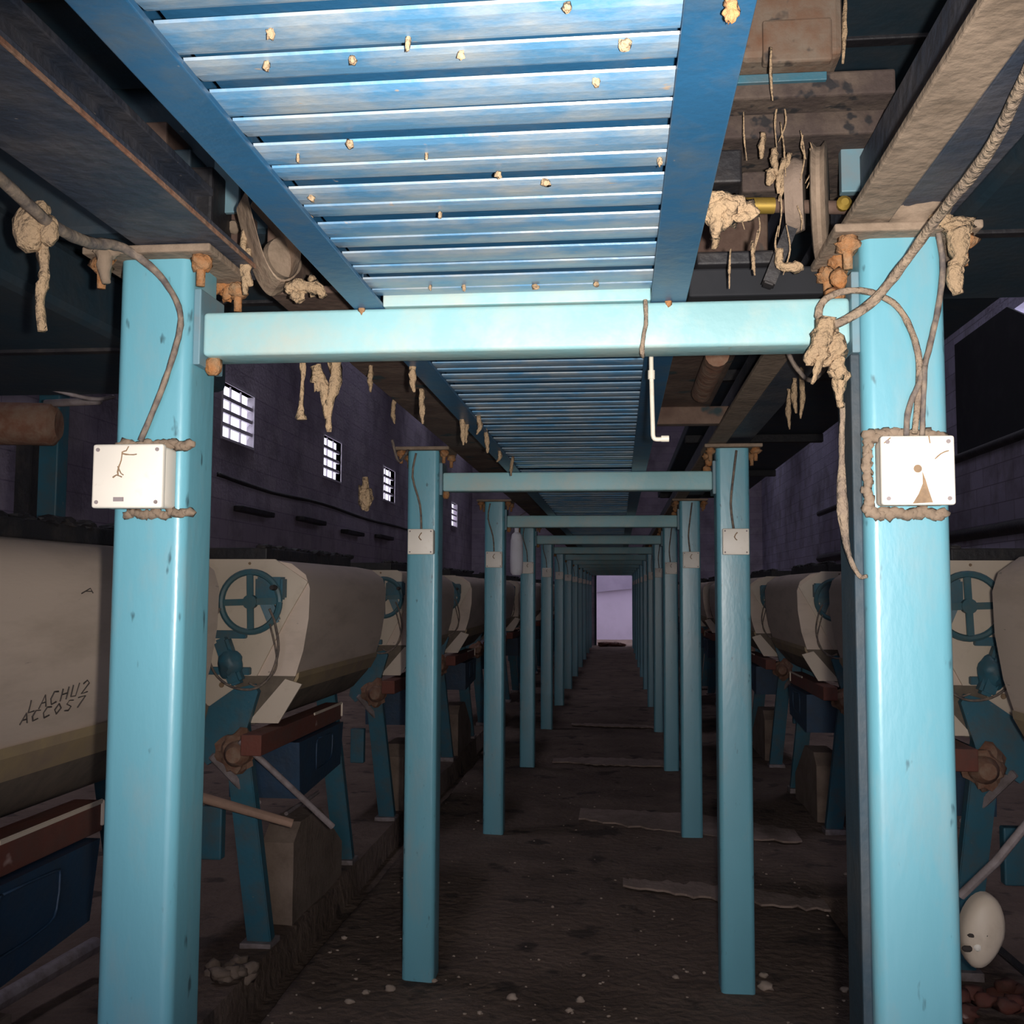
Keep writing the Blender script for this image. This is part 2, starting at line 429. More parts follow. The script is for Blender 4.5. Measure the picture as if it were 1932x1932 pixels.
sides = {}
for sname, (a, b) in (('left', (-.789, -.691)), ('right', (.381, .477))):
    y2 = D1+S
    r, lid = make_box(a, b, 1.630, 1.726, y2)
    cx_ = (a+b)/2
    mb = MB().tube([(cx_+.005, y2-.0595, 1.712), (cx_-.006, y2-.0595, 1.695), (cx_+.004, y2-.0595, 1.683)], .0022, 5, .3, 2)
    mb.build('mark', 'stain', lid)
    tx = (a-.8 if 0 else (-.770 if sname == 'left' else .440))
    cab = MB().tube([(tx, y2-.008, 2.02), (tx-.012, y2-.012, 1.93), (cx_-.012, y2-.010, 1.82), (cx_-.004, y2-.02, 1.728)], .0045, 6).build('power_cable', 'cable', smooth=True)
    tag(cab, '', 'cable', 'power cables on the posts')
    sides[sname] = (r, cab)
for sname in sides:
    for n in range(1, NF):
        r0, c0 = sides[sname]
        r = r0 if n == 1 else copy_tree(r0)
        cc = c0 if n == 1 else copy_tree(c0)
        r.location.y = D1+n*S; cc.location.y = (n-1)*S
        r['label'] = 'small cream junction box on the %s %s post from the camera' % (ORD[n], sname)
        cc['label'] = 'dark cable running down to the box on the %s %s post' % (ORD[n], sname)

# ---------------------------------------------------------------- cables on the nearest posts
def cable(name, pts, r, m, label, jit=.12, cat='cable', grp=None):
    o = MB().tube([at(a, b, Y=c) for a, b, c in pts], r, 8, jit, 5).build(name, m, smooth=True)
    return tag(o, label, cat, grp)
cable('power_cable', [(-60,290,1.12),(0,338,1.2),(100,425,1.34),(170,458,1.45),(215,462,1.505),(262,485,1.545),(310,530,1.556),(340,590,1.558),(333,650,1.556),(305,735,1.558),(265,832,1.552)],
      [.0075,.0085,.009,.0085,.007,.005,.0048,.0046,.0046], 'cable', 'dusty cable curving down the nearest left post to its box')
cable('power_cable', [(1985,20,1.02),(1932,150,1.12),(1860,292,1.26),(1765,415,1.42),(1700,505,1.50),(1640,575,1.535),(1575,612,1.54),(1546,600,1.545),(1552,570,1.55),(1590,550,1.553),(1645,552,1.555),(1692,578,1.556),(1722,630,1.556),(1735,700,1.556),(1726,818,1.55)],
      [.007,.0076,.0076,.0072,.0072,.007,.006,.0055,.005,.0048,.0048,.0048,.0048], 'cabletan', 'thick lint covered cable looping over the nearest right post')
cable('power_cable', [(1770,440,1.55),(1779,500,1.558),(1772,570,1.558),(1755,650,1.558),(1737,715,1.552),(1715,770,1.553),(1710,822,1.552)],
      .0045, 'cable', 'thin dark cable down the outer edge of the nearest right post')
cable('power_cable', [(1745,690,1.548),(1742,760,1.55),(1740,822,1.55)], .004, 'cable', 'short cable entering the top of the stained right box')
cable('power_cable', [(1590,760,1.58),(1588,860,1.585),(1590,960,1.585),(1600,1040,1.585),(1620,1085,1.575),(1636,1087,1.566)], [.004,.0045,.009,.004,.0035,.003], 'cabletan',
      'lint coated wire hanging along the inner side of nearest right post')

# ---------------------------------------------------------------- lint
def lint(pts, r, label, blobs=(), grp=None, jit=.34, amp=.36, m='lint', name='lint_clump'):
    mb = MB()
    if pts: mb.tube([at(a, b, Y=c) for a, b, c in pts], r, 8, jit, 4)
    for k, (a, b, c, sx, sz) in enumerate(blobs):
        mb.blob(at(a, b, Y=c), (sx, min(sx, sz)*.8, sz), amp, 3, 4, seed=a*.37+b*.11)
    return tag(mb.build(name, m, smooth=True), label, 'lint', grp)
lint([(72,420,1.33),(80,470,1.34),(84,520,1.34),(76,560,1.34),(80,625,1.34)], [.012,.010,.007,.009,.006,.006], 'large egg shaped lint clump with long tail hanging from the left cable',
     [(58,430,1.33,.024,.036), (92,435,1.33,.014,.022), (76,400,1.33,.014,.016)], amp=.13)
lint([(200,455,1.535),(197,490,1.535),(200,535,1.535)], [.016,.013,.006], 'lint covered bolt clump at the outer corner of the left cap plate', [(200,470,1.535,.020,.016)], m='tan')
lint([], 0, 'rusty orange lint lump beside the left post under the cap plate', [(418,535,1.72,.022,.018), (432,550,1.72,.015,.02), (405,520,1.72,.014,.014), (398,548,1.71,.010,.012)], m='orange')
lint([(1805,430,1.53),(1812,480,1.535),(1800,520,1.535),(1808,555,1.535)], [.018,.013,.011,.009], 'thick lint sleeve hanging from outer corner of the right cap plate', [(1808,425,1.53,.024,.012), (1775,415,1.53,.016,.010)])
lint([(1562,600,1.54),(1552,640,1.54),(1530,670,1.54),(1526,690,1.54)], [.014,.016,.010,.005], 'ragged lint bundle under the cable loop at the right post',
     [(1565,650,1.55,.022,.028), (1580,690,1.55,.014,.018), (1545,665,1.54,.014,.014)])
lint([(1548,660,1.54),(1540,700,1.54),(1532,725,1.54)], [.008,.005,.002], 'lint tail dangling left of the right post bundle')
lint([(1590,700,1.56),(1583,740,1.565),(1588,770,1.57)], [.012,.008,.004], 'curled lint end against the inner side of the right post')
lint([(572,672,1.8),(571,720,1.8),(568,765,1.8),(568,792,1.8)], [.008,.003,.005,.010], 'thin lint strand with a drop shaped end below the crossbeam')
lint([(630,672,1.85),(634,720,1.85),(622,760,1.85),(620,815,1.85)], [.013,.012,.008,.004], 'long lint rope hanging below the nearest crossbeam', [(600,715,1.85,.012,.022)])
lint([(596,690,1.85),(612,740,1.85),(616,790,1.85)], [.010,.009,.004], 'second lint rope twisted beside the long one below the crossbeam')
lint([(690,900,3.2),(690,925,3.2)], [.010,.012], 'tan lint bag hanging in front of the left wall windows', [(689,940,3.2,.022,.040)])
lint([(540,545,1.66),(570,540,1.66),(600,545,1.66),(612,560,1.66)], [.010,.013,.011,.006], 'lint roll lying along the top of nearest crossbeam at left', [(560,555,1.66,.012,.014)])
lint([(1360,375,1.35),(1352,420,1.35),(1350,450,1.35)], [.022,.014,.004], 'frayed yellowish lint tuft on the shaft right of the deck', [(1370,395,1.35,.028,.022), (1400,400,1.35,.02,.014)])
lint([(1392,100,1.3),(1462,60,1.5)][:0], 0, 'small orange lint nub at the top edge of right deck channel', [(1380,20,.76,.006,.009)], m='orange')
lint([], 0, 'pale lint nub on left deck channel edge', [(578,412,1.25,.007,.010)])
lint([(1470,470,1.6),(1472,500,1.6),(1500,505,1.6),(1510,498,1.6)], [.006,.006,.009,.008], 'pale lint loop above the right end of the crossbeam')
for k, (x0, y0, x1, y1, Y, r) in enumerate([(1455,90,1458,190,1.5,.0018),(1440,250,1436,300,1.6,.004),(1480,300,1468,365,1.6,.004),(1460,280,1466,330,1.6,.005),
        (1420,455,1424,520,1.6,.0025),(1378,470,1376,545,1.6,.0015),(1490,290,1470,380,1.62,.004),(1595,0,1590,120,1.6,.003),(1452,320,1450,350,1.6,.006)]):
    xm = (x0+x1)/2+random.uniform(-4,4)
    lint([(x0,y0,Y),(xm,(y0+y1)/2,Y),(x1,y1,Y)], [r,r*1.3,r*.5], 'wispy lint thread hanging among the machinery right of the deck', grp='lint threads right of the deck', name='lint_thread')
for k, (x0, y0, ln, Y) in enumerate([(780,690,50,2.3),(795,740,60,2.7),(872,790,50,3.0),(882,800,36,3.0),(903,790,30,3.2),(916,815,40,3.3),(700,690,50,2.2),(745,760,40,2.6),(940,850,22,3.6),(968,868,30,3.7),(660,650,30,2.2),(1500,720,60,2.4),(1510,700,90,2.4),(1490,740,70,2.5)]):
    Y = at(x0, y0, Z=2.036 if x0 < 760 or x0 > 1400 else 1.95).y
    lint([(x0,y0-6,Y),(x0+random.uniform(-4,4),y0+ln*.5,Y),(x0+random.uniform(-4,4),y0+ln,Y)], [.006,.007,.002], 'short lint strand hanging under the beams behind the nearest frame', grp='lint strands behind the nearest frame', name='lint_strand')

for k, (x0, y0, y1, Y) in enumerate([(462,430,556,1.66),(470,470,540,1.66),(452,480,520,1.68),(590,520,560,1.7),(1345,430,470,1.62)]):
    lint([(x0,y0,Y),(x0+random.uniform(-5,5),(y0+y1)/2,Y),(x0+random.uniform(-4,4),y1,Y)], [.005,.008,.004], 'drooping lint tail above the nearest crossbeam', grp='lint tails above the nearest crossbeam', name='lint_strand')
for k in range(16):
    x0 = random.uniform(1340, 1540); y0 = random.uniform(150, 440); y1 = y0+random.uniform(30, 110)
    lint([(x0,y0,1.6),(x0+random.uniform(-10,10),(y0+y1)/2,1.6),(x0+random.uniform(-12,12),y1,1.6)], [.0008,.0016,.0006], 'wispy lint thread hanging among the machinery right of the deck', grp='lint threads right of the deck', name='lint_thread')
# ---------------------------------------------------------------- overhead walkway deck
DX0, DX1, DZ = -.372, .052, 1.960
def make_deck(y0, y1, yaw=0.):
    root = empty('walkway_deck', (-.16, y0, DZ), '', 'walkway deck', 'blue ribbed deck panels over the aisle')
    mb = MB(); per = .0583; y = y0+.02; k = 0
    sk = lambda x: -(x+.16)*math.tan(math.radians(yaw))
    while y < y1-.05:
        gap = .0120 if k % 2 == 0 else .0078
        L = per-gap; tl = .0035 if k % 2 == 0 else -.0005
        # lath: upturned near lip, cambered face, upturned far lip with a small bright rolled edge
        pts = [(0, .003), (.0012, .0006), (L*.25, -.0010+tl*.25), (L*.6, -.0012+tl*.6), (L*.9, tl*.9), (L, tl+.001), (L, tl+.0035), (L*.6, .0018+tl*.6), (L*.25, .002+tl*.25)]
        dz = random.uniform(-.0006, .0006)
        lo = [V((DX0-.005, y+a+sk(DX0), DZ+z+dz)) for a, z in pts]; hi = [V((DX1+.005, y+a+sk(DX1), DZ+z+dz)) for a, z in pts]
        lo = [mb.bm.verts.new(p) for p in lo]; hi = [mb.bm.verts.new(p) for p in hi]
        n = len(pts)
        for i in range(n): mb.bm.faces.new((lo[i], hi[i], hi[(i+1)%n], lo[(i+1)%n]))
        mb.bm.faces.new(lo); mb.bm.faces.new(hi[::-1])
        y += per; k += 1
    mb.build('lath_panel', 'deck', root)
    MB().box((DX0-.01, y0+.01, DZ+.024), (DX1+.01, y1-.02, DZ+.03)).build('backing_board', 'channel', root)
    for s, x0, x1 in ((-1, -.421, DX0), (1, DX1, .107)):
        mb = MB().box((x0, y0, 1.948), (x1, y1, 1.9555), .0015)
        xo = x0 if s < 0 else x1-.007
        mb.box((xo, y0, 1.9555), (xo+.007, y1, 2.05)); mb.box((x0, y0, 2.043), (x1, y1, 2.05), .0015)
        mb.build('side_channel', 'channel', root)
    return root
dk0 = make_deck(-.35, D1+.05, .5)
dk0['label'] = 'bright blue ribbed walkway deck overhead in front of the nearest crossbeam'
MB().box((DX0, D1+.02, 1.949), (DX1, D1+.045, 1.985), .002).build('end_plate', 'beam', dk0)
dk1 = make_deck(D1+.06, D1+S+.05)
for n in range(1, NF):
    r = dk1 if n == 1 else copy_tree(dk1)
    r.location.y = D1+.06+(n-1)*S
    r['label'] = 'dusty blue deck panel overhead between the %s and %s frames' % (ORD[n-1], ORD[n])
# rust drips where the channels bear on the crossbeam
for nm, (px, py) in (('left', (682, 568)), ('right', (1262, 556))):
    c = at(px, py, Y=D1+.022)
    o = MB().blob(c+V((0, 0, .004)), (.022, .006, .006), .3, 2, 4, px).blob(c+V((0, .002, -.008)), (.006, .003, .013), .3, 2, 4, px+1).build('rust_patch', 'orange', smooth=True)
    tag(o, 'rusty lump on the nearest crossbeam under the %s deck channel' % nm, 'rust')
# lint nubs under the near deck
for k, (px, py, sx, sz) in enumerate([(770,85,.004,.016),(660,278,.007,.005),(562,300,.003,.012),(805,298,.003,.006),(588,378,.007,.003),(940,335,.007,.004),(1030,350,.01,.003),(665,120,.006,.004),(502,130,.005,.005),(870,110,.005,.004),(1125,160,.006,.003),(1180,90,.009,.006),(1070,20,.006,.004),(1245,310,.005,.008),(510,70,.006,.005),(830,410,.004,.004),(1010,545,.01,.004),(1125,540,.008,.004),(875,545,.005,.01),(812,545,.004,.008)]):
    c = at(px, py, Z=1.953)
    c.z += .003; o = MB().blob(c, (sx*.6, sx*.5+.001, sz*.35+.003), .4, 2, 4, k).build('lint_nub', 'lint', smooth=True)
    tag(o, 'tiny pale lint nub stuck under the bright blue deck', 'lint', 'lint nubs under the near deck')
# white conduit
mb = MB().tube([(.062, 1.885, 1.955), (.062, 1.885, 1.90), (.064, 1.885, 1.80), (.065, 1.885, 1.779), (.071, 1.885, 1.774), (.088, 1.885, 1.775)], .0042, 10, 0, 4)
mb.lathe([(.0065, -.008), (.0065, .008)], (.062, 1.885, 1.893), n=10).lathe([(.006, -.007), (.006, .007)], (.086, 1.885, 1.775), (1, 0, 0), 10)
tag(mb.build('conduit', 'white', smooth='auto'), 'thin white conduit with elbow hanging under right edge of the deck behind the crossbeam', 'conduit')
c = at(1218, 600, Y=D1+.018)
tag(MB().tube([(c.x, D1+.02, 1.95), (c.x, D1+.018, 1.91), (c.x-.006, D1+.018, 1.872), (c.x-.004, D1+.03, 1.862)], .0035, 6, .3).build('tie_wire', 'cabletan', smooth=True), 'lint coated wire tied around the nearest crossbeam', 'wire')

# ---------------------------------------------------------------- longitudinal beams on the posts
r = empty('longitudinal_beam', (-.69, .4, 2.043), 'dusty dark girder on the nearest left post with rusty inner edge', 'beam')
MB().box((-.765, -.4, 2.045), (-.615, D1+PW+.05, 2.06), .002).box((-.765, -.4, 2.06), (-.750, D1+PW+.05, 2.2)).box((-.765, -.4, 2.2), (-.72, D1+PW+.05, 2.214), .002).build('girder', 'girder', r)
MB().box((-.616, -.4, 2.0435), (-.612, D1+PW+.05, 2.050), .001).build('rusty_edge', 'rust', r)
r = empty('longitudinal_beam', (-.56, 1.8, 2.04), 'brown grimy beam running back along left side of the deck', 'beam')
mb = MB().box((-.635, 1.80, 2.036), (-.455, YE-1, 2.05), .003).box((-.64, 1.80, 2.05), (-.60, YE-1, 2.18), .004)
mb.build('timber', 'brown', r)
r = empty('longitudinal_beam', (.42, .4, 2.043), 'beam on the right posts with tan dusty flange and blue web', 'beam')
MB().box((.338, -.4, 2.045), (.402, YE-1, 2.058), .003).build('flange', 'tan', r)
MB().box((.402, -.4, 2.062), (.415, YE-1, 2.22)).box((.415, -.4, 2.062), (.50, YE-1, 2.075), .002).build('web', 'girder', r)
MB().blob((.43, 1.56, 2.065), (.06, .05, .022), .35, 3, 3, 5).build('dust_heap', 'tan', r, smooth=True)

# ---------------------------------------------------------------- upper machines
def housing(lo, hi, label, mt='navy', seams=True):
    r = empty('machine_housing', ((lo[0]+hi[0])/2, (lo[1]+hi[1])/2, lo[2]), label, 'machine')
    MB().box(lo, hi, .02, 2).build('casing', mt, r)
    mb = MB()
    for k in range(1, 4):
        y = lo[1]+(hi[1]-lo[1])*k/4
        mb.box((lo[0]+.03, y-.015, lo[2]-.008), (hi[0]-.02, y+.015, lo[2]+.01), .003)
    mb.build('seam_strip', 'dark', r)
    return r
housing((-2.5, .6, 2.05), (-1.1, 2.8, 2.19), 'dark navy machine housing above the left row outside the girder')
housing((-2.3, .5, 2.46), (-.44, 1.86, 3.2), 'navy upper panel seen between the left girder and the deck')
housing((-2.3, 1.92, 2.2), (-.46, 2.9, 3.2), 'dark navy machine body behind the black drive unit left of the deck')
housing((.66, .6, 2.22), (2.4, 2.62, 2.55), 'black underside of the machine housing above the right row')
housing((.36, 1.72, 2.58), (2.3, 2.9, 3.2), 'dark blue upper machine body behind the right dusty beam')
r = empty('machine_housing', (.2, 2.2, 2.12), 'brown grimy machine underside right of the second deck panel', 'machine')
r2_ = empty('machine_housing', (1.0, 2.95, 2.65), 'added dark blocking panel above the right row', 'machine')  # added light blocker, not a machine housing
MB().box((.5, 2.95, 2.65), (1.5, 13, 2.73), .01).build('blocker_panel', 'navy', r2_)  # added panel that hides the bright roof slots and blocks their light
for k in range(5):
    MB().box((.5, 3.1+2.3*k, 2.59), (1.5, 3.16+2.3*k, 2.65), .004).build('blocker_rib', 'dark', r2_)
MB().box((.125, 2.15, 2.12), (.315, 3.75, 2.32), .01).build('casing', 'brown', r)
for yy in (2.4, 3.5):
    MB().box((.06, yy, 2.060), (.40, yy+.05, 2.12), .004).build('bearer', 'brown', r)
MB().lathe([(.03, 0), (.03, .5)], (.25, 2.6, 2.09), (0, 1, 0), 14).build('roller', 'rust', r, smooth='auto')
# machinery right of the deck, behind its edge
r = empty('drive_unit', (.3, 1.62, 2.05), 'grimy drive unit with pulley and shaft above the crossbeam right of the deck', 'machine')
def bx(px0, py0, px1, py1, Y, dep, m, name, parent, bev=.004):
    a, b = at(px0, py1, Y=Y), at(px1, py0, Y=Y)
    return MB().box((a.x, Y, a.z), (b.x, Y+dep, b.z), bev).build(name, m, parent)
bx(1395, -40, 1590, 112, 1.60, .2, 'gear', 'gearbox', r, .012)
bx(1440, 30, 1570, 118, 1.592, .02, 'gear', 'rusty_cover', r, .004)
bx(1370, 128, 1690, 188, 1.56, .06, 'grime', 'cross_member', r)
bx(1372, 134, 1560, 158, 1.552, .01, 'mblue', 'painted_edge', r, .001)
bx(1350, 190, 1700, 262, 1.66, .3, 'grime', 'bearer', r)
bx(1588, 180, 1642, 362, 1.72, .02, 'pale', 'blue_strap', r, .002)
bx(1315, 470, 1480, 500, 1.72, .05, 'dark', 'base_bar', r)
bx(1300, 500, 1560, 560, 1.74, .2, 'black', 'base_tray', r)
# pulley seen nearly edge on, shaft, hub
c = at(1548, 380, Y=1.66)
MB().lathe([(.085, -.012), (.092, -.010), (.084, -.003), (.084, .003), (.092, .010), (.085, .012)], c, (1, -.24, 0), 32).build('pulley', 'tan', r, smooth='auto')
c2 = at(1500, 370, Y=1.66)
MB().lathe([(.055, -.014), (.06, 0), (.055, .014)], c2, (1, -.22, 0), 24).build('pulley', 'concrete', r, smooth='auto')
s0, s1 = at(1335, 385, Y=1.64), at(1600, 392, Y=1.68)
MB().tube([s0, s1], .011, 12, 0, 1).build('shaft', 'brown', r, smooth='auto')
s0, s1 = at(1405, 388, Y=1.635), at(1460, 388, Y=1.64)
MB().tube([s0, s1], .013, 12, 0, 1).build('collar', 'brass', r, smooth='auto')
c = at(1590, 388, Y=1.655)
MB().lathe([(.010, 0), (.012, .012), (.006, .018)], c, (0, -1, 0), 12).build('shaft_end', 'brass', r, smooth='auto')
bx(1345, 280, 1400, 345, 1.68, .08, 'dark', 'bracket', r); bx(1400, 320, 1500, 362, 1.70, .05, 'grime', 'bracket', r)
a, b = at(1448, 540, Y=1.66), at(1500, 410, Y=1.66)
MB().bar(a, b, .03, .02).build('lever', 'dark', r)
MB().blob(at(1590, 490, Y=1.66), (.02, .02, .022), .25, 3, 4, 2).build('rusty_nut', 'orange', r, smooth=True)
# machinery left of the deck
r = empty('drive_unit', (-.62, 1.75, 2.05), 'black drive unit with light blue plate and two round bolts left of the deck', 'machine')
bx(325, 312, 402, 442, 1.74, .1, 'dark', 'motor_block', r, .006)
bx(402, 300, 452, 402, 1.80, .01, 'pale', 'blue_plate', r, .001)
bx(190, 228, 315, 290, 1.80, .12, 'brown', 'cross_member', r)
bx(280, 280, 360, 320, 1.78, .08, 'navy', 'bracket', r)
bx(396, 400, 470, 470, 1.84, .05, 'brown', 'bearing_plate', r)
for px in (416, 443):
    MB().lathe([(.013, 0), (.013, .008), (.009, .013)], at(px, 430, Y=1.838), (0, -1, 0), 14).build('bolt', 'tan', r, smooth='auto')
MB().lathe([(.030, -.012), (.036, -.008), (.036, .008), (.030, .012)], at(533, 488, Y=1.76), (1, -.75, .1), 24).build('pulley', 'tan', r, smooth='auto')
# hanging belt loop
mb = MB()
loop = [at(a, b, Y=c) for a, b, c in ((455,380,1.62),(470,440,1.64),(492,510,1.66),(520,545,1.68),(550,530,1.72),(556,480,1.74),(530,430,1.74),(500,395,1.74),(478,370,1.72))]
cur = []
for i in range(len(loop)-1):
    p0, p1, p2, p3 = loop[max(i-1,0)], loop[i], loop[i+1], loop[min(i+2,len(loop)-1)]
    for t in (0, .25, .5, .75):
        cur.append(.5*((2*p1)+(p2-p0)*t+(2*p0-5*p1+4*p2-p3)*t*t+(3*p1-p0-3*p2+p3)*t**3))
wv = V((.55, -.83, .1)).normalized()*.035
q = [[mb.bm.verts.new(p+wv*sg+V((0, 0, dz))) for sg, dz in ((-1, 0), (1, 0), (1, .004), (-1, .004))] for p in cur]
for i in range(len(q)-1):
    for k in range(4): mb.bm.faces.new((q[i][k], q[i][(k+1)%4], q[i+1][(k+1)%4], q[i+1][k]))
mb.bm.faces.new(q[0]); mb.bm.faces.new(q[-1])
tag(mb.build('drive_belt', 'belt'), 'slack dusty leather belt hanging in a loop beside the left deck channel', 'belt')

# ---------------------------------------------------------------- lower machine rows
MC = -.08     # rows mirror about this line
def make_machine(sd):
    """cream fronted trough machine; sd=-1 left row, +1 right row. Built in the left row's coordinates and mirrored."""
    fx = (lambda x: x) if sd < 0 else (lambda x: 2*MC-x)
    y0, y1 = 1.74, 3.11
    root = empty('trough_machine', (fx(-1.45), y0, .97), '', 'machine', 'beige trough machines of the %s row' % ('left' if sd < 0 else 'right'))
    P = lambda x, y, z: V((fx(x), y, z))
    prof = [(-1.40, 1.615), (-1.31, 1.60), (-1.25, 1.555), (-1.232, 1.50), (-1.235, 1.38), (-1.255, 1.25), (-1.285, 1.15)]
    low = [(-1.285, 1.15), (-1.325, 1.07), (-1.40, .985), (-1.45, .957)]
    back = [(-2.2, .995), (-2.2, 1.615)]
    # beige shell
    sh = prof+[(-1.9, 1.15), (-1.9, 1.615)]
    MB().prism([P(x, y0, z) for x, z in sh], (0, y1-y0, 0)).build('shell', 'shell', root, smooth='auto')
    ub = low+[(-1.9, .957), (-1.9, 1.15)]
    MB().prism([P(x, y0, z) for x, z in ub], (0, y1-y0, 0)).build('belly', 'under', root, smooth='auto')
    b1 = [(-1.279, 1.165), (-1.281, 1.142), (-1.312, 1.085), (-1.305, 1.14)]
    MB().prism([P(x+.006, y0+.01, z) for x, z in b1], (0, y1-y0-.02, 0)).build('yellowed_band', 'yellow', root)
    # dark lint laden ledge on top
    g = MB().box(tuple(min(a, b) for a, b in zip(P(-1.42, y0+.02, 1.615), P(-1.9, y1-.02, 1.665))), tuple(max(a, b) for a, b in zip(P(-1.42, y0+.02, 1.615), P(-1.9, y1-.02, 1.665))), .006)
    for k in range(16):
        g.blob(P(-1.43-random.random()*.05, y0+.06+k*.085, 1.668), (.03, .04, .014), .4, 2, 4, k)
    g.build('lint_ledge', 'dark', root)
    rl_ = MB().box(tuple(min(a, b) for a, b in zip(P(-1.405, y0-.27, .875), P(-1.325, y0+.86, .953))), tuple(max(a, b) for a, b in zip(P(-1.405, y0-.27, .875), P(-1.325, y0+.86, .953))), .004).build('base_rail', 'redrail', root)
    g = MB().bar(P(-1.323, y0+.40, .952), P(-1.323, y0+.85, .952), .006, .012, bev=.002).bar(P(-1.323, y0+.85, .955), P(-1.323, y0+.85, .89), .012, .006, up=(0,1,0), bev=.002)
    g.build('chipped_edge', 'plate', rl_)
    # cream end plate facing the aisle entrance, lower plate, holes
    ep = [(-1.66, 1.617), (-1.375, 1.617), (-1.238, 1.527), (-1.32, 1.385), (-1.415, 1.20), (-1.44, 1.15), (-1.66, 1.15)]
    pl = MB().prism([P(x, y0-.012, z) for x, z in ep], (0, .012, 0)).build('end_plate', 'plate', root)
    lp = [(-1.70, 1.17), (-1.50, 1.17), (-1.54, 1.08), (-1.60, 1.02), (-1.64, 1.03), (-1.70, 1.09)]
    MB().prism([P(x, y0-.012, z) for x, z in lp], (0, .012, 0)).build('lower_plate', 'plate', root)
    lp = [(-1.32, 1.14), (-1.252, 1.12), (-1.345, .965), (-1.47, .965)]
    MB().prism([P(x, y0-.02, z) for x, z in lp], (0, .012, 0)).build('lower_plate', 'plate', root)
    MB().box(tuple(min(a, b) for a, b in zip(P(-1.665, y0-.016, 1.39), P(-1.628, y0-.008, 1.55))), tuple(max(a, b) for a, b in zip(P(-1.665, y0-.016, 1.39), P(-1.628, y0-.008, 1.55)))).build('slot', 'dark', pl)
    MB().lathe([(.011, 0), (.009, .004)], P(-1.585, y0-.012, 1.112), (0, -1, 0), 12).build('hole', 'stain', pl)
    MB().lathe([(.006, 0), (.005, .004)], P(-1.48, y0-.012, 1.60), (0, -1, 0), 10).build('hole', 'stain', pl)
    # handwheel
    wc = P(-1.445, y0-.09, 1.446); R = .118
    mb = MB(); rim = []
    ns = 36
    for k in range(ns+1):
        a = 2*math.pi*k/ns; rim.append(wc+V((math.cos(a)*R, 0, math.sin(a)*R)))
    mb.tube(rim, .013, 8, 0, 1, cap=False)
    for a in (math.radians(2), math.radians(92), math.radians(182), math.radians(272)):
        e = wc+V((math.cos(a)*R*.97, 0, math.sin(a)*R*.97)); mb.bar(wc, e, .026, .012, up=(0, 1, 0), bev=.003)
    hw = mb.build('handwheel', 'wheel', root, smooth='auto')
    MB().lathe([(.028, -.012), (.028, .016), (.014, .022), (.014, .09)], wc, (0, 1, 0), 16).build('hub', 'wheel', hw, smooth='auto')
    MB().lathe([(.009, 0), (.012, .03), (.009, .055)], wc+V((math.cos(.5)*R, 0, math.sin(.5)*R)), (0, -1, 0), 10).build('crank_grip', 'dark', hw, smooth='auto')
    # drive head behind the wheel on the right quadrant
    g = MB().bar(P(-1.43, y0-.05, 1.50), P(-1.32, y0-.05, 1.50), .07, .09, bev=.008)
    g.bar(P(-1.40, y0-.05, 1.46), P(-1.36, y0-.04, 1.36), .06, .05, bev=.008)
    g.build('drive_head', 'mblue', root)
    # brackets
    MB().bar(P(-1.68, y0-.03, 1.315), P(-1.48, y0-.03, 1.315), .03, .032).build('bracket', 'mblue', root)
    MB().bar(P(-1.68, y0-.03, 1.17), P(-1.46, y0-.03, 1.17), .03, .03).build('bracket', 'mblue', root)
    g = MB().bar(P(-1.57, y0-.06, 1.30), P(-1.50, y0-.06, 1.12), .06, .06, up=(0, 1, 0), bev=.012).blob(P(-1.53, y0-.065, 1.20), (.05, .04, .06), .15, 3, 3, 2)
    g.build('pump_body', 'mblue', root, smooth='auto')
    # shoulder plate and arm down to the leg
    arm = [(-1.63, .99), (-1.62, 1.03), (-1.52, 1.10), (-1.44, 1.12), (-1.42, 1.09), (-1.47, .92), (-1.52, .87), (-1.62, .80), (-1.66, .84)]
    MB().prism([P(x, y0-.05, z) for x, z in arm], (0, .035, 0)).build('shoulder_arm', 'mblue', root)
    g = MB().blob(P(-1.49, y0-.08, .865), (.075, .05, .075), .3, 3, 3, 4).lathe([(.05, 0), (.05, .05), (.03, .08)], P(-1.47, y0-.09, .86), (0, -1, 0), 16)
    g.build('rusty_gear', 'rust', root, smooth='auto')
    # hose loops
    loop = [P(x, y0-.11, z) for x, z in ((-1.56, 1.42), (-1.61, 1.32), (-1.60, 1.22), (-1.56, 1.15), (-1.49, 1.11), (-1.41, 1.11), (-1.35, 1.16), (-1.32, 1.26), (-1.335, 1.36), (-1.36, 1.42))]
    MB().tube(loop, .005, 8, .05, 4).build('hose', 'cable', root, smooth=True)
    loop = [P(x, y0-.10, z) for x, z in ((-1.36, 1.36), (-1.33, 1.24), (-1.34, 1.17), (-1.40, 1.12), (-1.44, 1.13))]
    MB().tube(loop, .004, 8, .05, 4).build('hose', 'cable', root, smooth=True)
    # side box under the shell
    sb = [P(-1.30, y0+.12, .87), P(-1.30, y0+.80, .87), P(-1.30, y0+.76, .68), P(-1.30, y0+.14, .64)]
    bxo = MB().prism(sb, P(-1.6, 0, 0)-P(-1.30, 0, 0)).build('side_box', 'sbox', root)
    emb = [P(-1.298, y0+a, z-.045) for a, z in ((.38,.895),(.58,.89),(.61,.875),(.60,.80),(.56,.775),(.38,.765),(.36,.79),(.36,.875),(.38,.895))]
    MB().tube(emb, .0035, 6, 0, 2).build('embossed_panel', 'sbox', bxo, smooth=True)
